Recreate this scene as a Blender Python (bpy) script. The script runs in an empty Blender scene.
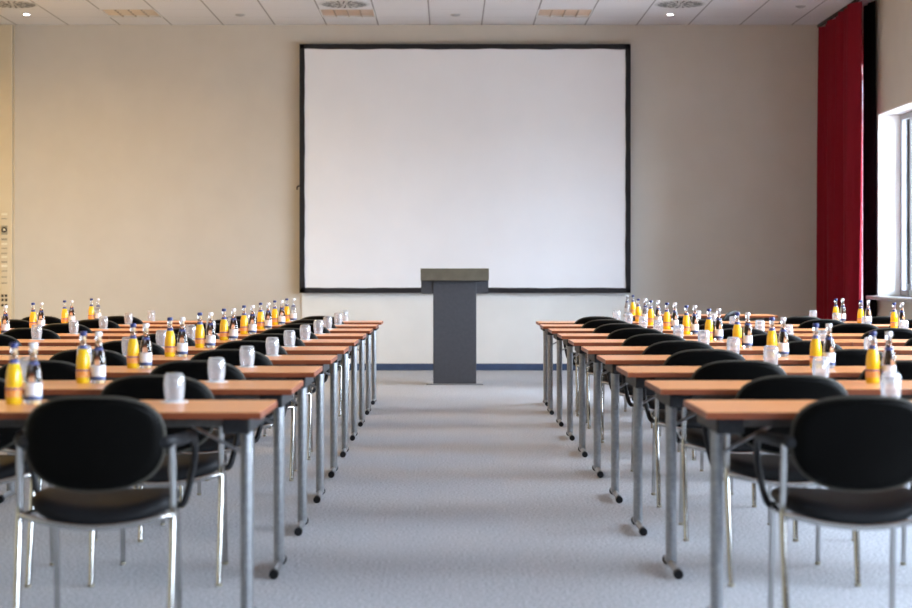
import bpy, bmesh, math, random
from mathutils import Vector, Matrix
random.seed(7)
PI = math.pi
scn = bpy.context.scene
C = scn.collection

# ------------------------------------------------------------------ camera
F = 70.0 / 36.0 * 912            # focal length in pixels
cd = bpy.data.cameras.new('camera')
cam = bpy.data.objects.new('camera', cd); C.objects.link(cam)
cam.location = (0, 0, 1.19); cam.rotation_euler = (PI/2, 0, 0)
cd.lens = 70; cd.sensor_width = 36
cd.shift_x = 7.5/912; cd.shift_y = -32/912
cd.clip_start = 0.1; cd.clip_end = 200
cd.dof.use_dof = True; cd.dof.focus_distance = 12.5; cd.dof.aperture_fstop = 2.8
scn.camera = cam
# ------------------------------------------------------------------ world
w = bpy.data.worlds.new('sky'); scn.world = w; w.use_nodes = True
nt = w.node_tree; nt.nodes.clear()
tc = nt.nodes.new('ShaderNodeTexCoord'); sep = nt.nodes.new('ShaderNodeSeparateXYZ')
rmp = nt.nodes.new('ShaderNodeValToRGB'); bg = nt.nodes.new('ShaderNodeBackground'); out = nt.nodes.new('ShaderNodeOutputWorld')
mp = nt.nodes.new('ShaderNodeMapRange'); mp.inputs['From Min'].default_value = -1
nt.links.new(tc.outputs['Generated'], sep.inputs[0]); nt.links.new(sep.outputs['Z'], mp.inputs['Value'])
nt.links.new(mp.outputs[0], rmp.inputs['Fac']); nt.links.new(rmp.outputs[0], bg.inputs['Color']); nt.links.new(bg.outputs[0], out.inputs['Surface'])
cr = rmp.color_ramp
cr.elements[0].position = 0.0; cr.elements[0].color = (.30, .31, .33, 1)
cr.elements[1].position = 1.0; cr.elements[1].color = (.78, .92, 1.13, 1)
e = cr.elements.new(.46); e.color = (.34, .36, .38, 1)
e = cr.elements.new(.52); e.color = (.84, .94, 1.08, 1)
bg.inputs['Strength'].default_value = 19.0
scn.view_settings.view_transform = 'Standard'; scn.view_settings.look = 'None'
scn.view_settings.gamma = 1; scn.view_settings.use_curve_mapping = False
scn.view_settings.exposure = 0.86

# room dimensions
XL, XR, YB, YF, ZC = -5.75, 4.70, 21.46, -2.6, 4.18
WINS = [(19.4 - 3.75*i, 19.4 - 3.75*i - 3.0) for i in range(6)]      # (far, near) along the right wall
WZ0, WZ1 = .92, 2.92
TALL = (21.42, 20.10)                                                # tall narrow window behind the curtain
def portal(name, x, y0, y1, z0, z1):
    l = bpy.data.lights.new(name, 'AREA'); l.shape = 'RECTANGLE'
    l.size = abs(y1 - y0); l.size_y = z1 - z0; l.cycles.is_portal = True
    o = bpy.data.objects.new(name, l); C.objects.link(o)
    o.location = (x, (y0+y1)/2, (z0+z1)/2)
    o.rotation_euler = Matrix(((0, 0, 1), (1, 0, 0), (0, 1, 0))).to_euler()   # faces -X
for a, b in WINS: portal('window_daylight', XR+.5, a, b, WZ0, WZ1)
portal('window_daylight', XR+.5, TALL[0], TALL[1], .1, 3.55)
WARM_FILL = [(-4.913, 17.98), (-4.913, 13.6)]  # added ceiling lamps out of view, to warm the left of the room
WARM_FILL_W = 62.0
COOL = [(-1.163, 13.6), (1.337, 13.6), (-1.163, 6.75), (1.337, 6.75)]
COOL_W = 0.0

# ------------------------------------------------------------------ materials
def mat(name, col, rough=.5, metal=0, spec=.5, trans=0, ior=1.45, emit=None, es=0):
    m = bpy.data.materials.new(name); m.use_nodes = True
    b = m.node_tree.nodes['Principled BSDF']
    b.inputs['Base Color'].default_value = (*col, 1); b.inputs['Roughness'].default_value = rough
    b.inputs['Metallic'].default_value = metal; b.inputs['Specular IOR Level'].default_value = spec
    b.inputs['Transmission Weight'].default_value = trans; b.inputs['IOR'].default_value = ior
    if emit: b.inputs['Emission Color'].default_value = (*emit, 1); b.inputs['Emission Strength'].default_value = es
    return m
def noise_mat(name, c1, c2, scale, rough=.6, detail=4, bump=0, stretch=(1, 1, 1), metal=0, spec=.5, lo=.35, hi=.65):
    m = mat(name, c1, rough, metal, spec); n = m.node_tree; b = n.nodes['Principled BSDF']
    t = n.nodes.new('ShaderNodeTexCoord'); mpg = n.nodes.new('ShaderNodeMapping'); mpg.inputs['Scale'].default_value = stretch
    ns = n.nodes.new('ShaderNodeTexNoise'); ns.inputs['Scale'].default_value = scale; ns.inputs['Detail'].default_value = detail
    r = n.nodes.new('ShaderNodeValToRGB'); r.color_ramp.elements[0].position = lo; r.color_ramp.elements[1].position = hi
    r.color_ramp.elements[0].color = (*c1, 1); r.color_ramp.elements[1].color = (*c2, 1)
    n.links.new(t.outputs['Object'], mpg.inputs[0]); n.links.new(mpg.outputs[0], ns.inputs['Vector'])
    n.links.new(ns.outputs['Fac'], r.inputs[0]); n.links.new(r.outputs[0], b.inputs['Base Color'])
    if bump:
        bp = n.nodes.new('ShaderNodeBump'); bp.inputs['Strength'].default_value = bump; bp.inputs['Distance'].default_value = .002
        n.links.new(ns.outputs['Fac'], bp.inputs['Height']); n.links.new(bp.outputs[0], b.inputs['Normal'])
    return m
M = {}
M['carpet'] = noise_mat('carpet', (.30, .315, .345), (.58, .60, .64), 80, .95, 6, .4, spec=.1, lo=.36, hi=.64)
M['wall'] = noise_mat('wall_paint', (.56, .53, .485), (.58, .55, .505), 3, .75, 3, spec=.2)
M['panel_white'] = noise_mat('white_board', (.74, .75, .74), (.77, .78, .77), 3, .6, 3, spec=.25)
M['left_wall'] = noise_mat('cream_wall', (.66, .55, .36), (.68, .57, .38), 3, .75, 3, spec=.2)
M['unseen_dark_wall'] = noise_mat('dark_reflection_wall', (.05, .035, .025), (.08, .055, .04), 4, .6, 4, stretch=(6, 1, 1))  # dark colour picked for what the chrome reflects
M['cream'] = noise_mat('cream_duct', (.62, .54, .40), (.64, .56, .42), 5, .5, 3)
M['baseboard'] = noise_mat('blue_baseboard', (.035, .062, .13), (.042, .074, .15), 14, .5)
M['reveal'] = mat('white_reveal', (.9, .9, .9), .6)
M['sill'] = noise_mat('grey_sill', (.46, .46, .48), (.52, .52, .54), 20, .35)
M['win_frame'] = noise_mat('window_frame', (.33, .34, .36), (.38, .39, .41), 9, .4)
def clear_mat(name, tint, gloss, rough, whiten=0, hcol=(.9, .9, .92)):
    """thin clear glass: transparent, with Fresnel reflection and an optional white mix standing in for bright reflections"""
    m = bpy.data.materials.new(name); m.use_nodes = True; n = m.node_tree; n.nodes.clear()
    o = n.nodes.new('ShaderNodeOutputMaterial'); t = n.nodes.new('ShaderNodeBsdfTransparent'); t.inputs[0].default_value = (*tint, 1)
    g = n.nodes.new('ShaderNodeBsdfGlossy'); g.inputs['Roughness'].default_value = rough
    fr = n.nodes.new('ShaderNodeFresnel'); fr.inputs['IOR'].default_value = gloss
    x = n.nodes.new('ShaderNodeMixShader'); n.links.new(fr.outputs[0], x.inputs[0]); n.links.new(t.outputs[0], x.inputs[1]); n.links.new(g.outputs[0], x.inputs[2])
    last = x
    if whiten:
        d = n.nodes.new('ShaderNodeBsdfDiffuse'); d.inputs[0].default_value = (*hcol, 1)
        tr = n.nodes.new('ShaderNodeBsdfTranslucent'); tr.inputs[0].default_value = (*hcol, 1)
        dd = n.nodes.new('ShaderNodeMixShader'); n.links.new(d.outputs[0], dd.inputs[1]); n.links.new(tr.outputs[0], dd.inputs[2])
        y = n.nodes.new('ShaderNodeMixShader'); y.inputs[0].default_value = whiten
        n.links.new(x.outputs[0], y.inputs[1]); n.links.new(dd.outputs[0], y.inputs[2]); last = y
    n.links.new(last.outputs[0], o.inputs[0]); return m
M['win_glass'] = clear_mat('window_glass', (.95, .97, .98), 1.25, 0)
M['screen'] = noise_mat('projection_fabric', (.79, .81, .86), (.81, .83, .88), 2, .8, 2, spec=.1)
M['screen_black'] = noise_mat('black_border_felt', (.009, .009, .012), (.015, .015, .019), 40, .8)
M['steel'] = noise_mat('grey_powder_steel', (.30, .307, .32), (.36, .367, .38), 60, .34, 3, metal=.75)
M['rail'] = noise_mat('dark_grey_rail', (.06, .058, .055), (.085, .08, .075), 40, .5, 3, metal=.3)
M['chrome'] = mat('chrome', (.54, .53, .515), .10, 1)
M['black_plastic'] = noise_mat('black_plastic', (.010, .010, .012), (.016, .016, .018), 60, .5, spec=.28)
M['shell'] = noise_mat('black_backrest_plastic', (.0022, .0020, .0018), (.003, .0028, .0026), 260, .42, 2, .1, spec=.06)
M['rim_sheen'] = noise_mat('lit_rim_colour', (.036, .032, .025), (.048, .043, .034), 80, .6, spec=.3)  # lighter rim: light on the backrest edge put into the colour
M['fabric'] = noise_mat('black_seat_cover', (.006, .006, .007), (.012, .012, .014), 420, .6, 2, .3, spec=.18)
M['wood'] = noise_mat('beech_laminate', (.80, .315, .105), (.88, .39, .15), 5, .28, 5, stretch=(1.2, 14, 14), spec=.5)
M['edge'] = noise_mat('brown_edge_band', (.19, .042, .013), (.23, .056, .018), 6, .42, 4, stretch=(1, 8, 8))
M['curtain'] = noise_mat('red_curtain', (.17, .005, .013), (.20, .006, .017), 90, .85, 3, .3, stretch=(6, 6, .6), spec=.15)
M['lectern'] = noise_mat('anthracite_metal', (.052, .055, .066), (.060, .063, .075), 30, .5, 3, metal=.1)
M['lectern_lip'] = noise_mat('olive_grey_metal', (.115, .105, .08), (.135, .125, .095), 12, .45, 3, metal=.2)
M['juice'] = noise_mat('orange_juice', (.86, .50, .012), (.90, .60, .02), 18, .12, 2, spec=.6)
M['juice_label'] = noise_mat('orange_label', (.82, .30, .05), (.90, .45, .16), 60, .4)
M['purple'] = mat('purple_print', (.16, .07, .22), .5)
M['blue_cap'] = mat('blue_cap', (.02, .035, .17), .3)
M['blue_band'] = mat('blue_band', (.06, .075, .24), .35)
M['silver_cap'] = mat('pale_cap', (.75, .77, .82), .3)
M['lightblue_cap'] = mat('pale_blue_cap', (.25, .45, .75), .3)
M['water'] = mat('water_bottle_glass', (.93, .95, 1), .02, trans=1, ior=1.36)
M['glass'] = clear_mat('drinking_glass', (.97, .98, 1), 1.6, .04, .22)  # whitened: bright reflections put into the glass colour
M['white_label'] = noise_mat('white_label', (.74, .76, .82), (.86, .86, .88), 50, .4)
M['bottle_blue'] = mat('blue_print', (.05, .08, .20), .4)
M['paper'] = noise_mat('white_paper', (.80, .80, .80), (.85, .85, .85), 30, .8)
M['louvre'] = noise_mat('satin_louvre', (.60, .53, .46), (.68, .60, .52), 4, .35, 2, metal=.6)
M['louvre_dark'] = mat('louvre_dark', (.34, .28, .22), .5)
M['vent_metal'] = mat('vent_metal', (.50, .50, .50), .4)
M['vent_dark'] = mat('vent_dark', (.03, .03, .03), .8)
M['lamp_on'] = mat('lamp_on', (1, 1, 1), .5, emit=(1, .93, .97), es=9)
M['fixture_white'] = mat('fixture_white', (.7, .7, .7), .5)
M['sensor'] = mat('sensor_grey', (.38, .38, .39), .5)
M['socket_white'] = mat('socket_white', (.78, .74, .62), .4)
M['socket_dark'] = mat('socket_dark', (.02, .02, .02), .4)
M['socket_grey'] = mat('socket_grey', (.32, .29, .22), .4)
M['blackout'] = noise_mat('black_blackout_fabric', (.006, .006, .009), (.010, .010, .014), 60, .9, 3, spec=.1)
# ceiling: white metal panels with thin dark joints
def ceiling_mat():
    m = mat('ceiling_panels', (.60, .59, .61), .7, spec=.2); n = m.node_tree; b = n.nodes['Principled BSDF']
    t = n.nodes.new('ShaderNodeTexCoord'); s = n.nodes.new('ShaderNodeSeparateXYZ'); n.links.new(t.outputs['Object'], s.inputs[0])
    def joint(sock, off, wd):
        a = n.nodes.new('ShaderNodeMath'); a.operation = 'ADD'; a.inputs[1].default_value = off
        d = n.nodes.new('ShaderNodeMath'); d.operation = 'DIVIDE'; d.inputs[1].default_value = .625
        f = n.nodes.new('ShaderNodeMath'); f.operation = 'PINGPONG'; f.inputs[1].default_value = .5
        l = n.nodes.new('ShaderNodeMath'); l.operation = 'LESS_THAN'; l.inputs[1].default_value = wd/.625/2
        n.links.new(sock, a.inputs[0]); n.links.new(a.outputs[0], d.inputs[0]); n.links.new(d.outputs[0], f.inputs[0]); n.links.new(f.outputs[0], l.inputs[0])
        return l.outputs[0]
    jx = joint(s.outputs['X'], .85, .016); jy = joint(s.outputs['Y'], -20.8, .005)
    mx = n.nodes.new('ShaderNodeMath'); mx.operation = 'MAXIMUM'; n.links.new(jx, mx.inputs[0]); n.links.new(jy, mx.inputs[1])
    mix = n.nodes.new('ShaderNodeMix'); mix.data_type = 'RGBA'
    mix.inputs['A'].default_value = (.70, .69, .71, 1); mix.inputs['B'].default_value = (.26, .25, .25, 1)
    n.links.new(mx.outputs[0], mix.inputs['Factor']); n.links.new(mix.outputs['Result'], b.inputs['Base Color'])
    return m
M['ceiling'] = ceiling_mat()

# ------------------------------------------------------------------ mesh helpers
def link(name, bm, m, parent=None, smooth=False, mats=None):
    me = bpy.data.meshes.new(name); bm.normal_update(); bm.to_mesh(me); bm.free()
    for x in (mats or [m]): me.materials.append(x)
    if smooth:
        for p in me.polygons: p.use_smooth = True
        try: me.set_sharp_from_angle(angle=R(40))
        except Exception: pass
    o = bpy.data.objects.new(name, me); C.objects.link(o)
    if parent: o.parent = parent
    return o
def R(d): return d*PI/180
def BM(): return bmesh.new()
def box(bm, x0, x1, y0, y1, z0, z1, bev=0, mi=0):
    vs = [bm.verts.new((x, y, z)) for x in (x0, x1) for y in (y0, y1) for z in (z0, z1)]
    idx = [(0, 1, 3, 2), (4, 6, 7, 5), (0, 4, 5, 1), (2, 3, 7, 6), (0, 2, 6, 4), (1, 5, 7, 3)]
    fs = [bm.faces.new([vs[i] for i in q]) for q in idx]
    for f in fs: f.material_index = mi
    if bev:
        es = list({e for f in fs for e in f.edges})
        bmesh.ops.bevel(bm, geom=es, offset=bev, segments=2, profile=.5, affect='EDGES')
    return bm
def bezier(pts, n=6):
    """Catmull-Rom through pts"""
    P = [Vector(p) for p in pts]
    if len(P) < 3: return P
    Q = [P[0]*2 - P[1]] + P + [P[-1]*2 - P[-2]]; r = []
    for i in range(1, len(Q)-2):
        for k in range(n):
            t = k/n; a, b, c, d = Q[i-1], Q[i], Q[i+1], Q[i+2]
            r.append(.5*((2*b) + (c-a)*t + (2*a-5*b+4*c-d)*t*t + (3*b-a-3*c+d)*t**3))
    r.append(P[-1]); return r
def tube(bm, pts, r, seg=10, smooth_n=6, ry=None):
    P = bezier(pts, smooth_n) if smooth_n else [Vector(p) for p in pts]
    ry = ry or r; rings = []
    up = None
    for i, p in enumerate(P):
        t = (P[min(i+1, len(P)-1)] - P[max(i-1, 0)]).normalized()
        if up is None:
            ref = Vector((1, 0, 0)) if abs(t.x) < .8 else Vector((0, 0, 1))
            up = (ref - t*ref.dot(t)).normalized()
        else: up = (up - t*up.dot(t)).normalized()
        sd = t.cross(up)
        rings.append([bm.verts.new(p + up*math.cos(2*PI*k/seg)*r + sd*math.sin(2*PI*k/seg)*ry) for k in range(seg)])
    for a, b in zip(rings, rings[1:]):
        for k in range(seg): bm.faces.new((a[k], a[(k+1) % seg], b[(k+1) % seg], b[k]))
    bm.faces.new(rings[0][::-1]); bm.faces.new(rings[-1])
    return bm
def lathe(bm, prof, seg=20, cx=0, cy=0, close=True, mi=0):
    rings = []
    for r, z in prof:
        if r < 1e-5: rings.append([bm.verts.new((cx, cy, z))])
        else: rings.append([bm.verts.new((cx + r*math.cos(2*PI*k/seg), cy + r*math.sin(2*PI*k/seg), z)) for k in range(seg)])
    for a, b in zip(rings, rings[1:]):
        for k in range(seg):
            k2 = (k+1) % seg
            if len(a) == 1 and len(b) == 1: continue
            if len(a) == 1: f = bm.faces.new((a[0], b[k2], b[k]))
            elif len(b) == 1: f = bm.faces.new((a[k], a[k2], b[0]))
            else: f = bm.faces.new((a[k], a[k2], b[k2], b[k]))
            f.material_index = mi
    return bm
def tag(o, label=None, cat=None, group=None, kind=None):
    if label: o['label'] = label
    if cat: o['category'] = cat
    if group: o['group'] = group
    if kind: o['kind'] = kind
    return o
def empty(name, loc=(0, 0, 0), rz=0):
    o = bpy.data.objects.new(name, None); C.objects.link(o); o.location = loc; o.rotation_euler = (0, 0, rz)
    o.empty_display_size = .1; return o
def copy_tree(o, parent=None):
    c = o.copy(); C.objects.link(c)
    if parent: c.parent = parent
    for ch in list(o.children): copy_tree(ch, c)
    return c
def structure(name, bm, m, parent=None):
    o = link(name, bm, m, parent); o['kind'] = 'structure'; return o

# ------------------------------------------------------------------ room shell
structure('floor', box(BM(), XL-.3, XR+.4, YF, YB+.2, -.1, 0), M['carpet'])
structure('wall_back', box(BM(), XL-.2, XR+.36, YB, YB+.2, 0, ZC+.3), M['wall'])
structure('wall_front', box(BM(), XL-.2, XR+.36, YF-.2, YF, 0, ZC+.3), M['unseen_dark_wall'])  # unseen wall behind the camera, made dark to darken the chrome reflections
structure('wall_left', box(BM(), XL-.2, XL, YF, YB, 0, ZC+.3), M['left_wall'])
bm = BM(); WT = .30
cuts = sorted([(b, a, WZ0, WZ1) for a, b in WINS] + [(TALL[1], TALL[0], .10, 3.55)])
y = YF
for (y0, y1, z0, z1) in cuts:
    box(bm, XR, XR+WT, y, y0, 0, ZC+.3)
    box(bm, XR, XR+WT, y0, y1, 0, z0); box(bm, XR, XR+WT, y0, y1, z1, ZC+.3)
    y = y1
box(bm, XR, XR+WT, y, YB, 0, ZC+.3)
bmesh.ops.remove_doubles(bm, verts=bm.verts, dist=1e-5)
structure('wall_right', bm, M['wall'])
# ceiling of panels, open where the louvre lamps sit
FIX = [(-3.663, 20.4875), (-1.163, 20.4875), (1.337, 20.4875)] + [(x, round((y-20.4875)/.625)*.625+20.4875) for x, y in WARM_FILL]
bm = BM()
x = -.85 - .625*9
xs = [XL-.2]; k = -8
while -.85+.625*k < XR+.36: xs.append(-.85+.625*k); k += 1
xs = sorted(v for v in set([round(v, 4) for v in xs])) + [XR+.36]
ys = [YB+.2] + [20.8-.625*i for i in range(0, 38)]
ys = [v for v in ys if v > YF-.2] + [YF-.2]
def is_fix(xa, xb, ya, yb):
    cx, cy = (xa+xb)/2, (ya+yb)/2
    return any(abs(cx-a) < .1 and abs(cy-b) < .1 for a, b in FIX)
vc = {}
def V(x, y):
    kk = (round(x, 3), round(y, 3))
    if kk not in vc: vc[kk] = bm.verts.new((x, y, ZC))
    return vc[kk]
for i in range(len(xs)-1):
    for j in range(len(ys)-1):
        if xs[i+1]-xs[i] < .001: continue
        if is_fix(xs[i], xs[i+1], ys[j], ys[j+1]): continue
        bm.faces.new((V(xs[i], ys[j]), V(xs[i+1], ys[j]), V(xs[i+1], ys[j+1]), V(xs[i], ys[j+1])))
ret = bmesh.ops.extrude_face_region(bm, geom=list(bm.faces))
for v in [g for g in ret['geom'] if isinstance(g, bmesh.types.BMVert)]: v.co.z += .3
bmesh.ops.recalc_face_normals(bm, faces=bm.faces)
structure('ceiling', bm, M['ceiling'])
structure('baseboard_back', box(BM(), -5.25, XR, YB-.015, YB, 0, .082, .003), M['baseboard'])
structure('baseboard_right', box(BM(), XR-.015, XR, YF, YB-.015, 0, .082, .003), M['baseboard'])
structure('baseboard_left', box(BM(), XL, XL+.015, YF, YB, 0, .082, .003), M['baseboard'])
structure('trim_1', box(BM(), -1.775, 2.15, YB-.012, YB, .082, 1.0, .002), M['panel_white'])
structure('trim_2', box(BM(), -5.262, -5.248, YB-.012, YB, 0, ZC, .002), M['cream'])
# installation duct on the back wall at far left, with its sockets
du = link('installation_duct', box(BM(), -5.74, -5.268, YB-.05, YB, 0, ZC-.001, .006), M['cream'])
tag(du, 'cream floor-to-ceiling installation duct at the left end of the back wall', 'duct')
def zy(y): return 1.19 + (272-y)/82.3
bm = BM()
box(bm, -5.403, -5.315, YB-.056, YB-.05, zy(308), zy(212), .002); link('socket_strip', bm, M['cream'], du)
for yy, h, mt in ((214.6, .022, 'socket_white'), (219, .012, 'socket_grey'), (239.5, .022, 'socket_grey'), (244, .02, 'socket_white'), (248.5, .012, 'socket_grey'),
                  (253.5, .014, 'socket_grey'), (257, .02, 'socket_white'), (262, .018, 'socket_grey'), (266, .026, 'socket_white'), (271, .010, 'socket_grey'), (277, .012, 'socket_grey'), (283, .014, 'socket_grey')):
    b = BM(); box(b, -5.396, -5.326, YB-.062, YB-.056, zy(yy)-h/2, zy(yy)+h/2, .001); link('switch', b, M[mt], du)
b = BM(); box(b, -5.400, -5.322, YB-.060, YB-.056, zy(230)-.06, zy(230)+.05, .002); sf = link('round_socket', b, M['socket_grey'], du)
b = BM(); lathe(b, [(.0, 0), (.032, 0), (.034, .004), (.024, .006), (.02, .003), (0, .003)], 20)
bmesh.ops.rotate(b, verts=b.verts, matrix=Matrix.Rotation(PI/2, 3, 'X')); bmesh.ops.translate(b, verts=b.verts, vec=(-5.361, YB-.060, zy(230))); link('socket_ring', b, M['socket_dark'], sf)
b = BM(); box(b, -5.375, -5.347, YB-.068, YB-.060, zy(230)-.014, zy(230)+.014, .003); link('socket_insert', b, M['socket_white'], sf)
for yy in (295.5, 299.7, 305):
    for dx in (-.022, .022):
        b = BM(); box(b, -5.361+dx-.014, -5.361+dx+.014, YB-.062, YB-.056, zy(yy)-.015, zy(yy)+.015, .002); link('data_port', b, M['socket_dark'], du)

# windows on the right wall
def window(n, y0, y1, z0, z1, sill=True, sash=True):
    X = XR + .24
    b = BM()                                    # white painted reveal lining
    t = .012
    box(b, XR-.002, X+.06, y1-t, y1, z0, z1); box(b, XR-.002, X+.06, y0, y0+t, z0, z1)
    box(b, XR-.002, X+.06, y0+t, y1-t, z1-t, z1); box(b, XR-.002, X+.06, y0+t, y1-t, z0, z0+t)
    r = structure('window_%d' % n, b, M['reveal'])
    b = BM(); a0, a1, c0, c1 = y0+t, y1-t, z0+t, z1-t; f = .06
    box(b, X, X+.06, a0, a0+f, c0, c1); box(b, X, X+.06, a1-f, a1, c0, c1)
    box(b, X, X+.06, a0+f, a1-f, c0, c0+f); box(b, X, X+.06, a0+f, a1-f, c1-f, c1)
    if sash:
        for ym in (a1-.47, (a0+a1)/2-.2, a0+.8): box(b, X-.01, X+.05, ym-.035, ym+.035, c0+f, c1-f)
    structure('window_frame', b, M['win_frame'], r)
    b = BM(); box(b, X+.028, X+.034, a0+f, a1-f, c0+f, c1-f); structure('window_pane', b, M['win_glass'], r)
    if sash:
        b = BM(); box(b, X-.03, X-.01, a1-.485, a1-.455, c0+.10, c0+.13, .004); box(b, X-.042, X-.03, a1-.482, a1-.458, c0+.0, c0+.13, .004)
        structure('window_handle', b, M['steel'], r)
    if sill:
        b = BM(); box(b, XR-.13, XR+.24, y0-.03, y1+.03, z0-.028, z0+.012, .012); structure('window_sill', b, M['sill'], r)
for i, (a, b_) in enumerate(WINS): window(i+1, b_, a, WZ0, WZ1)
window(len(WINS)+1, TALL[1], TALL[0], .10, 3.55, sill=False, sash=False)

# ------------------------------------------------------------------ red curtain, rail, blackout curtain
def fold_sheet(x0, dxn, y0, y1, z0, z1, lam, amp, flare=0, th=.006, ph=0, nz=14, seed=1):
    rnd = random.Random(seed); b = BM(); n = int(abs(y1-y0)/lam*12); cols = []
    jit = [rnd.uniform(.6, 1.25) for _ in range(200)]; wob = [rnd.uniform(-1, 1) for _ in range(200)]
    for i in range(n+1):
        s = i/n; yy = y0 + (y1-y0)*s; k = int(s*abs(y1-y0)/lam); col = []
        for j in range(nz+1):
            v = j/nz; zz = z0 + (z1-z0)*v
            a = amp*(1 - .3*v)
            th_ = 2*PI*s*abs(y1-y0)/lam + ph
            xx = x0 + dxn*(1-s)*(1.3-.5*v) + a*(.75*math.sin(th_ + .5*math.sin(th_*.31+seed)) + .35*math.sin(th_*.53 + 1.3 + .8*v) + .28*math.sin(th_*1.7 + 2*v)) + .010*math.sin(11*s+2.5*v)
            col.append((xx, yy + flare*(1-v)*(1-s), zz))
        cols.append(col)
    def grid(dx):
        return [[b.verts.new((p[0]+dx, p[1], p[2])) for p in c] for c in cols]
    A, B = grid(0), grid(th)
    for i in range(n):
        for j in range(nz):
            b.faces.new((A[i][j], A[i+1][j], A[i+1][j+1], A[i][j+1])); b.faces.new((B[i][j], B[i][j+1], B[i+1][j+1], B[i+1][j]))
    for i in range(n):
        b.faces.new((A[i][0], B[i][0], B[i+1][0], A[i+1][0])); b.faces.new((A[i][nz], A[i+1][nz], B[i+1][nz], B[i][nz]))
    for j in range(nz):
        b.faces.new((A[0][j], A[0][j+1], B[0][j+1], B[0][j])); b.faces.new((A[n][j], B[n][j], B[n][j+1], A[n][j+1]))
    return b
cur = empty('curtain', (0, 0, 0)); tag(cur, 'long red curtain drawn back in folds at the right end of the wall', 'curtain')
link('curtain_fabric', fold_sheet(4.505, -.090, 19.24, 21.45, .02, 4.13, .31, .066), M['curtain'], cur, smooth=True)
b = BM(); box(b, 4.455, 4.485, YF+.2, 21.44, 4.145, 4.178, .003); rl = link('curtain_rail', b, M['vent_dark']); tag(rl, 'dark ceiling rail that carries the red curtain', 'curtain rail')
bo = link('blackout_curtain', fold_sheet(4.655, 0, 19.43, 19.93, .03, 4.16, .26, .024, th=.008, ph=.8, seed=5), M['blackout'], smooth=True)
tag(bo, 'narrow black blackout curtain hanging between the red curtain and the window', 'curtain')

# ------------------------------------------------------------------ projection screen
sc = empty('projection_screen', (0.2, YB-.09, -.018)); tag(sc, 'large white projection screen with black border on the back wall', 'projection screen')
x0, x1, z0, z1 = -1.995, 1.995, .955, 3.955; bw = .062
b = BM()                                                   # black border, slightly wavy inner edge
def bar(bm, ax, a0, a1, fix0, fix1, wav, n=60):
    """strip along axis ax; outer edge fix0 straight, inner edge fix1 wavy"""
    A = []
    for i in range(n+1):
        s = a0 + (a1-a0)*i/n; wv = fix1 + wav*math.sin(i*.95)*.5 + wav*.5*math.sin(i*.37+1)
        q = []
        for yv in (-.012, .012):
            for e_ in (fix0, wv):
                q.append(bm.verts.new((s, yv, e_) if ax == 'x' else (e_, yv, s)))
        A.append(q)
    for p, q in zip(A, A[1:]):
        bm.faces.new((p[0], p[1], q[1], q[0])); bm.faces.new((p[2], q[2], q[3], p[3]))
        bm.faces.new((p[0], q[0], q[2], p[2])); bm.faces.new((p[1], p[3], q[3], q[1]))
    bm.faces.new(A[0][:2]+A[0][3:1:-1]); bm.faces.new(A[-1][:2]+A[-1][3:1:-1])
bar(b, 'x', x0, x1, z1, z1-bw, .006); bar(b, 'x', x0, x1, z0, z0+bw, .003)
bar(b, 'z', z0, z1, x0, x0+bw, .004); bar(b, 'z', z0, z1, x1, x1-bw, .004)
bmesh.ops.recalc_face_normals(b, faces=b.faces)
link('border', b, M['screen_black'], sc)
b = BM(); box(b, x0+.03, x1-.03, .002, .006, z0+.03, z1-.03); link('screen_fabric', b, M['screen'], sc)
b = BM(); box(b, x0+.01, x0+.05, .008, .04, z0+.01, z1-.01); box(b, x1-.05, x1-.01, .008, .04, z0+.01, z1-.01)
box(b, x0+.05, x1-.05, .008, .04, z1-.05, z1-.01); box(b, x0+.05, x1-.05, .008, .04, z0+.01, z0+.05); link('frame', b, M['rail'], sc)
for xx in (-1.5, 0, 1.5):
    for zz in (z0+.03, z1-.03):
        b = BM(); box(b, xx-.03, xx+.03, .04, .089, zz-.015, zz+.015); link('wall_bracket', b, M['rail'], sc)
b = BM(); tube(b, [(x0+.01, 0, 2.25), (x0-.025, 0, 2.235), (x0-.03, 0, 2.20)], .009, 8); link('frame_latch', b, M['screen_black'], sc)

# ------------------------------------------------------------------ lectern
le = empty('lectern', (.066, 18.80, -.0)); tag(le, 'dark grey lectern with a narrow column and wide top before the screen', 'lectern')
link('base_plate', box(BM(), -.30, .30, -.14, .30, 0, .014, .003), M['steel'], le)
link('column', box(BM(), -.228, .228, -.10, .16, .014, 1.13, .006), M['lectern'], le)
b = BM()
hw = .355                                                   # desk: a wedge box with a sloped underside
pr = [(-.16, 1.105), (-.145, 1.225), (.36, 1.10), (.36, .955), (-.085, .965), (-.085, 1.105)]
L = [b.verts.new((-hw, *p)) for p in pr]; Rr = [b.verts.new((hw, *p)) for p in pr]
b.faces.new(L[::-1]); b.faces.new(Rr)
for i in range(6): j = (i+1) % 6; b.faces.new((L[i], L[j], Rr[j], Rr[i]))
bmesh.ops.recalc_face_normals(b, faces=b.faces); link('desk', b, M['lectern'], le)
b = BM(); box(b, -hw-.004, hw+.004, -.185, -.150, 1.10, 1.228, .003); link('front_lip', b, M['lectern_lip'], le)

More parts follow.
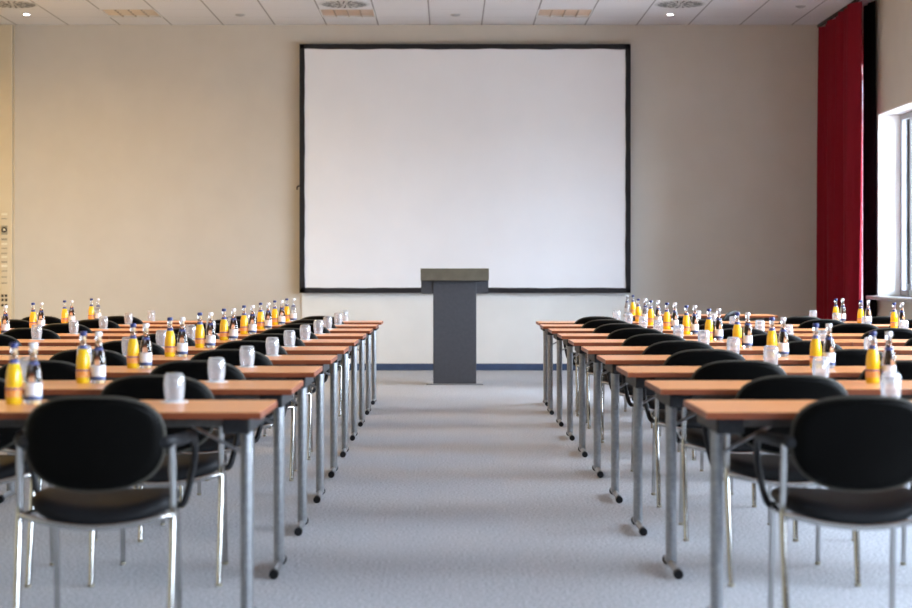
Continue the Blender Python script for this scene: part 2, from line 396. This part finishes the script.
# ------------------------------------------------------------------ ceiling fittings
def louvre(cx, cy, lamp=None, label=None):
    t = empty('louvre_lamp', (cx, cy, ZC)); h = .3125
    tag(t, label, 'ceiling lamp', 'square louvre lamps in the ceiling')
    b = BM(); w_ = .012
    for a in (-1, 1):
        box(b, min(a*h, a*(h-w_)), max(a*h, a*(h-w_)), -h, h, -.004, .10); box(b, -h+w_, h-w_, min(a*h, a*(h-w_)), max(a*h, a*(h-w_)), -.004, .10)
    box(b, -h+w_, h-w_, -h+w_, h-w_, .09, .10)
    link('housing', b, M['fixture_white'], t)
    for ax, mt, nm in ((0, 'louvre_dark', 'cross_blade'), (1, 'louvre', 'reflector_blade')):
        for i in (-1, 0, 1):
            b = BM(); c_ = i*.15; w2 = .012 if ax == 0 else .026
            pts = [(c_-.004, -.002), (c_+.004, -.002), (c_+w2, .07), (c_-w2, .07)]; e0, e1 = -h+w_, h-w_
            P = [[b.verts.new((u, e, z) if ax == 0 else (e, u, z)) for (u, z) in pts] for e in (e0, e1)]
            for k in range(4): b.faces.new((P[0][k], P[0][(k+1) % 4], P[1][(k+1) % 4], P[1][k]))
            b.faces.new(P[0][::-1]); b.faces.new(P[1])
            bmesh.ops.recalc_face_normals(b, faces=b.faces); link(nm, b, M[mt], t)
    b = BM()
    for yy in (-.225, -.075, .075, .225): tube(b, [(-.28, yy, .081), (.28, yy, .081)], .008, 8, 0)
    link('lamp_tubes', b, M['fixture_white'], t)
    if lamp:  # only the added warm fill lamps emit light
        l = bpy.data.lights.new('warm_fill_light', 'AREA'); l.shape = 'SQUARE'; l.size = .56; l.energy = lamp[0]; l.color = lamp[1]; l.spread = 2.9
        o = bpy.data.objects.new('warm_fill_light', l); C.objects.link(o); o.location = (cx, cy, ZC-.01)
    return t
louvre(FIX[0][0], FIX[0][1], label='square louvre ceiling lamp above the left part of the back wall')
louvre(FIX[1][0], FIX[1][1], label='square louvre ceiling lamp above the upper left corner of the screen')
louvre(FIX[2][0], FIX[2][1], label='square louvre ceiling lamp above the right half of the screen')
for i, (fx, fy) in enumerate(FIX[3:]):
    louvre(fx, fy, (WARM_FILL_W, (1, .64, .22)), 'added unseen warm fill lamp above the left tables, %s from the back wall' % ('second', 'farthest')[i])
def vent(cx, cy, label):
    t = empty('swirl_vent', (cx, cy, ZC)); tag(t, label, 'ceiling vent', 'round ceiling vents')
    b = BM(); lathe(b, [(0, -.004), (.275, -.004), (.285, -.002), (.285, 0), (0, 0)], 40); link('vent_plate', b, M['vent_metal'], t)
    for ring, (r0, r1, n) in enumerate(((.15, .25, 20), (.05, .13, 10))):
        for k in range(n):
            a = 2*PI*k/n + ring*.2; b = BM(); d = .30 * (.6 if ring == 0 else .9)
            w0 = .34/n*PI*2*r0/1.3/2; w1 = w0*1.35
            def P(r, s, z): return (r*math.cos(a+d*(r-r0)/.1*.3) - s*math.sin(a), r*math.sin(a+d*(r-r0)/.1*.3) + s*math.cos(a), z)
            T = [b.verts.new(P(r0, -w0, -.0065)), b.verts.new(P(r1, -w1, -.0065)), b.verts.new(P(r1, w1, -.0065)), b.verts.new(P(r0, w0, -.0065))]
            U = [b.verts.new((v.co.x, v.co.y, -.003)) for v in T]
            b.faces.new(T); b.faces.new(U[::-1])
            for q in range(4): b.faces.new((T[q], U[q], U[(q+1) % 4], T[(q+1) % 4]))
            bmesh.ops.recalc_face_normals(b, faces=b.faces); link('vent_slot', b, M['vent_dark'], t)
vent(-4.87, 19.8, 'round swirl ceiling vent in the upper left corner')
vent(-1.163, 19.8, 'round swirl ceiling vent nearly above the left edge of the screen')
vent(2.587, 19.8, 'round swirl ceiling vent near the red curtain')
def downlight(cx, cy, label):
    t = empty('downlight', (cx, cy, ZC)); tag(t, label, 'downlight', 'small lit downlights')
    b = BM(); lathe(b, [(.036, 0), (.05, 0), (.05, -.006), (.040, -.008), (.036, -.004)], 24); link('ring', b, M['fixture_white'], t)
    b = BM(); lathe(b, [(0, -.001), (.035, -.001), (.028, -.012), (0, -.016)], 20); link('bulb', b, M['lamp_on'], t, smooth=True)
downlight(-4.89, 20.55, 'small lit downlight beyond the vent in the upper left corner')
downlight(2.57, 20.55, 'small lit downlight beyond the vent near the red curtain')
for (cx, cy, lb) in ((-2.42, 20.6, 'small grey ceiling sensor left of the projection screen'), (.08, 20.6, 'small grey ceiling sensor above the middle of the screen'), (3.96, 19.95, 'small dark ceiling sensor beside the red curtain')):
    b = BM(); lathe(b, [(0, -.022), (.03, -.02), (.055, -.008), (.06, 0), (0, 0)], 24); tag(link('ceiling_sensor', b, M['sensor'], smooth=True), lb, 'ceiling sensor', 'small ceiling sensors').location = (cx, cy, ZC)

# ------------------------------------------------------------------ folding table
TL, TD, TT = 1.780, .55, .74
def make_table(L_=TL):
    t = empty('folding_table'); hx, hy = L_/2, TD/2
    link('tabletop', box(BM(), -hx+.002, hx-.002, -hy+.002, hy-.002, TT-.021, TT, .0015), M['wood'], t)
    b = BM()
    for s in (-1, 1):
        box(b, -hx, hx, min(s*hy, s*(hy-.002)), max(s*hy, s*(hy-.002)), TT-.022, TT-.0012)
        box(b, min(s*hx, s*(hx-.002)), max(s*hx, s*(hx-.002)), -hy+.002, hy-.002, TT-.022, TT-.0012)
    link('edge_band', b, M['edge'], t)
    for s in (-1, 1):
        link('rail', box(BM(), -hx+.12, hx-.12, s*.205-.014, s*.205+.014, TT-.052, TT-.021, .002), M['rail'], t)
    for s in (-1, 1):
        lx = s*(hx-.075)
        b = BM(); tube(b, [(lx, 0, .03), (lx, 0, TT-.07)], .022, 14, 0, ry=.030); lg = link('leg', b, M['steel'], t, smooth=True)
        link('leg_bracket', box(BM(), lx-.055 if s > 0 else lx-.035, lx+.035 if s > 0 else lx+.055, -.23, .23, TT-.075, TT-.021, .006), M['black_plastic'], lg)
        b = BM(); tube(b, [(lx, -.205, .026), (lx, .125, .026)], .014, 12, 0, ry=.016); link('foot_bar', b, M['steel'], lg, smooth=True)
        for q, e_ in ((-1, .198), (1, .118)):
            b = BM(); tube(b, [(lx, q*e_, .019), (lx, q*(e_+.017), .019), (lx, q*(e_+.034), .0185)], .0185, 12, 0); link('end_cap', b, M['black_plastic'], lg, smooth=True)
        b = BM(); tube(b, [(lx-s*.01, .05, .57), (lx-s*.24, .05, TT-.045)], .006, 8, 0, ry=.013); link('brace', b, M['steel'], lg, smooth=True)
    return t
# ------------------------------------------------------------------ chair
def make_chair():
    t = empty('armchair')
    # backrest: thin curved pad, hard shell behind
    def shell(off, th, k, name, m, par, rear):
        b = BM(); N = 52; RR = 12; zc = .652
        def outline(a):
            c, s = math.cos(a), math.sin(a); hz = .142 if s > 0 else .150; nx = 2.9 if s > 0 else 2.45
            d = (abs(c)**nx + abs(s)**nx)**(-1/nx)
            return .217*k*c*d, hz*k*s*d
        def surf(x, z):
            return -.262 + .030*(x/.222)**2 - .09*z - .012*(z/.14)**2 + off
        sides = []
        for sg in (-1, 1):
            rings = []
            for r in range(RR+1):
                q = math.sin(r/RR*PI/2)
                hgt = sg*th*(1-q**4)**.5 if not (rear and sg < 0) else -(.010 + .014*max(0, min(1, (1-q)/.10))**.8)*(1 if r < RR else 0)
                if r == 0: rings.append([b.verts.new((0, surf(0, 0)+hgt, zc))]); continue
                ring = []
                for i in range(N):
                    x, z = outline(2*PI*i/N); x *= q; z *= q
                    ring.append(b.verts.new((x, surf(x, z)+hgt, zc+z)))
                rings.append(ring)
            sides.append(rings)
            for r in range(RR):
                for i in range(N):
                    j = (i+1) % N
                    if r == 0: b.faces.new((rings[0][0], rings[1][i], rings[1][j]))
                    else: b.faces.new((rings[r][i], rings[r+1][i], rings[r+1][j], rings[r][j]))
        bmesh.ops.remove_doubles(b, verts=b.verts, dist=1e-5)
        bmesh.ops.recalc_face_normals(b, faces=b.faces)
        return link(name, b, m, par, smooth=True)
    bk = shell(-.006, .006, 1.0, 'backrest', M['shell'], t, True)
    shell(.008, .013, .95, 'back_cushion', M['fabric'], bk, False)
    b = BM(); ring = []; N = 56  # added ring round the backrest, stands in for light on its bevelled rim
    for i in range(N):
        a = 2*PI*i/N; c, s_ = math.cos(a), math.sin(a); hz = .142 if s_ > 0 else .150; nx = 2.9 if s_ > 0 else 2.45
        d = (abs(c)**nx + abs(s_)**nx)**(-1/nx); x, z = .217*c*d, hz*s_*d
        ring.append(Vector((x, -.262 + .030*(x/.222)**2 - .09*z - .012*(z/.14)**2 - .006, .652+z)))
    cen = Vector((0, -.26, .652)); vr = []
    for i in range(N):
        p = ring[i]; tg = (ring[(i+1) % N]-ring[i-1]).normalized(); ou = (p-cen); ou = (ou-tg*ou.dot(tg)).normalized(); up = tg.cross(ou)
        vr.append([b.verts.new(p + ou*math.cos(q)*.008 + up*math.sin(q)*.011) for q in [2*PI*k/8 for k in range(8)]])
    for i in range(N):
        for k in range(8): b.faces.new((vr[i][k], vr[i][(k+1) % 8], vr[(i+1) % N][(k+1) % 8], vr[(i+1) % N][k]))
    bmesh.ops.recalc_face_normals(b, faces=b.faces); link('rim_highlight', b, M['rim_sheen'], bk, smooth=True)
    # seat cushion: rounded, dished
    b = BM(); N = 44; rings = []
    for (f, z) in ((0, -.026), (.80, -.030), (.93, -.026), (.99, -.010), (1.0, .002), (.975, .016), (.91, .026), (.75, .030), (.4, .022), (0, .018)):
        if f == 0: rings.append([b.verts.new((0, -.015, .432+z))]); continue
        ring = []
        for i in range(N):
            a = 2*PI*i/N; c, s = math.cos(a), math.sin(a); n_ = 3.0; d = (abs(c)**n_ + abs(s)**n_)**(-1/n_)
            x = .236*c*d*f; y_ = .240*s*d*f - .015
            u = x/.236; back = max(0, -y_/.24)
            zz = z + .016*u*u - .030*(1-u*u)*back**2 - (.020*max(0, y_/.24)**2 if z > 0 else 0)
            ring.append(b.verts.new((x, y_, .432+zz)))
        rings.append(ring)
    for A, B in zip(rings, rings[1:]):
        for i in range(N):
            j = (i+1) % N
            if len(A) == 1: b.faces.new((A[0], B[i], B[j]))
            elif len(B) == 1: b.faces.new((A[i], B[0], A[j]))
            else: b.faces.new((A[i], B[i], B[j], A[j]))
    bmesh.ops.recalc_face_normals(b, faces=b.faces); link('seat', b, M['fabric'], t, smooth=True)
    b = BM(); tube(b, [(.205, .19, .398), (.222, .02, .402), (.236, -.17, .412), (.241, -.222, .418), (.205, -.252, .412), (.12, -.272, .394), (0, -.280, .384),
                       (-.12, -.272, .394), (-.205, -.252, .412), (-.241, -.222, .418), (-.236, -.17, .412), (-.222, .02, .402), (-.205, .19, .398)], .0105, 10, 4)
    link('seat_frame', b, M['chrome'], t, smooth=True)
    b = BM(); box(b, -.205, .205, .178, .198, .385, .405, .004); link('front_bar', b, M['chrome'], t)
    for s in (-1, 1):
        b = BM(); tube(b, [(s*.241, -.290, .010), (s*.243, -.262, .18), (s*.244, -.232, .36), (s*.243, -.222, .44), (s*.242, -.224, .54), (s*.240, -.232, .645)], .0125, 12, 6)
        lg = link('rear_leg', b, M['chrome'], t, smooth=True)
        b = BM(); lathe(b, [(0, 0), (.012, 0), (.0135, .003), (.0135, .012), (0, .012)], 12, s*.241, -.290); link('glide', b, M['socket_grey'], lg)
        b = BM(); tube(b, [(s*.208, .212, .010), (s*.207, .195, .20), (s*.205, .175, .40)], .0105, 10, 5)
        lg = link('front_leg', b, M['chrome'], t, smooth=True)
        b = BM(); lathe(b, [(0, 0), (.011, 0), (.012, .003), (.012, .012), (0, .012)], 12, s*.208, .212); link('glide', b, M['socket_grey'], lg)
        b = BM(); tube(b, [(s*.205, -.248, .650), (s*.238, -.238, .652), (s*.262, -.16, .652), (s*.276, -.04, .650), (s*.280, .03, .636), (s*.276, .085, .58), (s*.262, .10, .50), (s*.244, .09, .425), (s*.228, .08, .405)], .020, 10, 6, ry=.012)
        link('armrest', b, M['black_plastic'], t, smooth=True)
    return t
# ------------------------------------------------------------------ bottles, glass, coaster
def rim(bm_prof): return bm_prof
BP = [(0, 0), (.026, 0), (.0280, .004), (.0283, .055), (.0278, .085), (.0255, .110), (.020, .130), (.0150, .146), (.0128, .158), (.0122, .190), (.0128, .192)]
def r_at(z):
    for (r0, z0), (r1, z1) in zip(BP[1:], BP[2:]):
        if z0 <= z <= z1 and z1 > z0: return r0 + (r1-r0)*(z-z0)/(z1-z0)
    return BP[-1][0]
def sleeve(z0, z1, d=.0006, n=5):
    zs = [z0 + (z1-z0)*i/n for i in range(n+1)]
    return [(r_at(z0)-.001, z0)] + [(r_at(z)+d, z) for z in zs] + [(r_at(z1)-.001, z1)]
def make_bottle(kind):
    t = empty('juice_bottle' if kind == 'juice' else 'water_bottle')
    b = BM(); lathe(b, BP + [(0, .192)], 24)
    if kind == 'juice':
        link('bottle_neck', lathe(BM(), [(0, .1425), (r_at(.143), .1425)] + [p for p in BP if p[1] > .143] + [(0, .192)], 20), M['water'], t, smooth=True)
        link('bottle_body', lathe(BM(), [p for p in BP if p[1] < .142] + [(r_at(.142), .142), (0, .142)], 24), M['juice'], t, smooth=True); b.free()
        lb = link('label', lathe(BM(), sleeve(.024, .058), 24), M['juice_label'], t, smooth=True)
        link('label_print', lathe(BM(), sleeve(.050, .055, .0009, 2), 24), M['purple'], lb, smooth=True)
        link('neck_label', lathe(BM(), sleeve(.138, .152, .0008, 4), 20), M['blue_band'], t, smooth=True)
        link('cap', lathe(BM(), [(0, .191), (.0143, .191), (.0148, .193), (.0148, .205), (.013, .209), (0, .2095)], 20), M['blue_cap'], t, smooth=True)
    else:
        link('bottle_body', b, M['water'], t, smooth=True)
        lb = link('label', lathe(BM(), sleeve(.026, .072), 24), M['white_label'], t, smooth=True)
        link('label_print', lathe(BM(), sleeve(.014, .028, .0009, 2), 24), M['bottle_blue'], lb, smooth=True)
        link('neck_label', lathe(BM(), sleeve(.134, .143, .0008, 4), 20), M['blue_band'], t, smooth=True)
        link('cap', lathe(BM(), [(0, .191), (.0143, .191), (.0148, .193), (.0148, .205), (.013, .209), (0, .2095)], 20), M['silver_cap'], t, smooth=True)
    return t
def make_glass():
    # stemless tumbler standing upside down, rim on the coaster
    pr = [(.0290, 0), (.0330, .020), (.0358, .045), (.0360, .065), (.0340, .085), (.0305, .095), (.026, .0985), (0, .0985)]
    inn = [(0, .080), (.022, .081), (.029, .076), (.0325, .062), (.0330, .045), (.0305, .020), (.0270, 0), (.0290, 0)]
    b = BM(); lathe(b, pr + inn, 26); bmesh.ops.remove_doubles(b, verts=b.verts, dist=1e-5); bmesh.ops.recalc_face_normals(b, faces=b.faces)
    return link('tumbler', b, M['glass'], smooth=True)
def make_coaster():
    b = BM(); lathe(b, [(0, 0), (.049, 0), (.0505, .0006), (.0505, .0016), (.049, .002), (0, .002)], 28)
    return link('paper_coaster', b, M['paper'])

ORD = ['first', 'second', 'third', 'fourth', 'fifth', 'sixth', 'seventh', 'eighth', 'ninth', 'tenth']
used = {}
def place(kind, maker, x, y, z, rz, label, cat, group):
    if kind not in used:
        o = used[kind] = maker()
    else:
        o = copy_tree(used[kind])
    o.location = (x, y, z); o.rotation_euler = (0, 0, rz)
    for k in ('label', 'category', 'group'):
        if k in o: del o[k]
    return tag(o, label, cat, group)
D = 1.128
def vis(x, y, m=.05):
    px = 448.5 + F*x/y
    return -F*m/y < px < 912 + F*m/y
jr = random.Random(11)
def jt(a): return jr.uniform(-a, a)
sides = {'left': (-.600, -1), 'right': (.825, 1)}
for sd, (edge, sg) in sides.items():
    for k in range(10):
        ex = 0 if sd == 'left' else (0, -.012, -.024, -.024, -.024, -.027, -.03, -.035, -.042, -.028)[k]
        dy = D*k + (-.16 if (sd == 'right' and k == 9) else 0)
        yc = 5.965 + dy; o = ORD[k]
        for tb in (0, 1):
            xin = edge + sg*1.785*tb; xc = xin + sg*.8925
            if not (vis(xin, yc+.27) or vis(xin, yc-.27)): continue
            pos = 'aisle' if tb == 0 else 'outer'
            place('table', make_table, xc + ex, yc, 0, 0, 'wooden-topped %s table on the %s, %s row from the front' % (pos, sd, o), 'table', 'folding tables in rows')
            xl = xc - .8925 if sg > 0 else xc - .8925
            # chairs, seat by seat, from the aisle outwards
            for s_ in (0, 1):
                off = ((.525 if sg < 0 else .483) if s_ == 0 else 1.222)
                xch = xin + sg*off + jt(.012); ych = 5.865 + dy + jt(.008)
                seat = ('first', 'second')[s_] if tb == 0 else ('third', 'fourth')[s_]
                if vis(xch - sg*.28, ych-.0, 0.0):
                    place('chair', make_chair, xch, ych, 0, jt(.03), 'black armchair, %s seat from the aisle on the %s, %s row' % (seat, sd, o), 'chair', 'black armchairs at the tables')
            # glasses and bottles
            if sd == 'left': gx, bx = (-.35, -1.125), (-.879, -.8165)
            else: gx, bx = (.712, 1.44), (.893, .9560)
            for q, g in enumerate(gx):
                x = xin + g + jt(.008); yy = 6.14 + dy + jt(.012) + (.03 if sd == 'right' else 0)
                if q == 1 and sd == 'left': yy += .03
                if not vis(x, yy, .03): continue
                ws = ('nearer', 'farther')[q]
                place('coaster', make_coaster, x, yy, TT, 0, 'white coaster under the tumbler %s the aisle, %s %s table, %s row' % (ws, sd, pos, o), 'coaster', 'white paper coasters under the glasses')
                place('glass', make_glass, x, yy, TT+.002, jt(.5), 'upturned tumbler %s the aisle on the %s %s table, %s row' % (ws, sd, pos, o), 'glass', 'upturned drinking glasses')
            for q, g in enumerate(bx):
                x = xin + g + [jt(.003), 0][q]; yy = 6.05 + dy + jt(.006)
                if not vis(x, yy, .03): continue
                if q == 0: place('juice', lambda: make_bottle('juice'), x, yy, TT, jt(1), 'orange juice bottle with dark blue cap, %s %s table, %s row' % (sd, pos, o), 'juice bottle', 'orange juice bottles on the tables')
                else: place('water', lambda: make_bottle('water'), x, yy, TT, jt(1), 'clear water bottle with white label, %s %s table, %s row' % (sd, pos, o), 'water bottle', 'water bottles on the tables')
# side table beyond the last right row, with a chair turned to it and two bottles
place('side_table', lambda: make_table(1.54), 2.635, 18.6, 0, 0, 'short wooden-topped table against the back, beyond the tenth right row', 'table', 'folding tables in rows')
place('chair', make_chair, 2.62, 17.98, 0, R(62), 'black armchair turned sideways at the short rear table', 'chair', 'black armchairs at the tables')
place('juice', None, 1.925, 18.5, TT, 0, 'orange juice bottle on the short rear table beyond the tenth right row', 'juice bottle', 'orange juice bottles on the tables')
place('water', None, 1.868, 18.52, TT, 0, 'water bottle on the short rear table beyond the tenth right row', 'water bottle', 'water bottles on the tables')
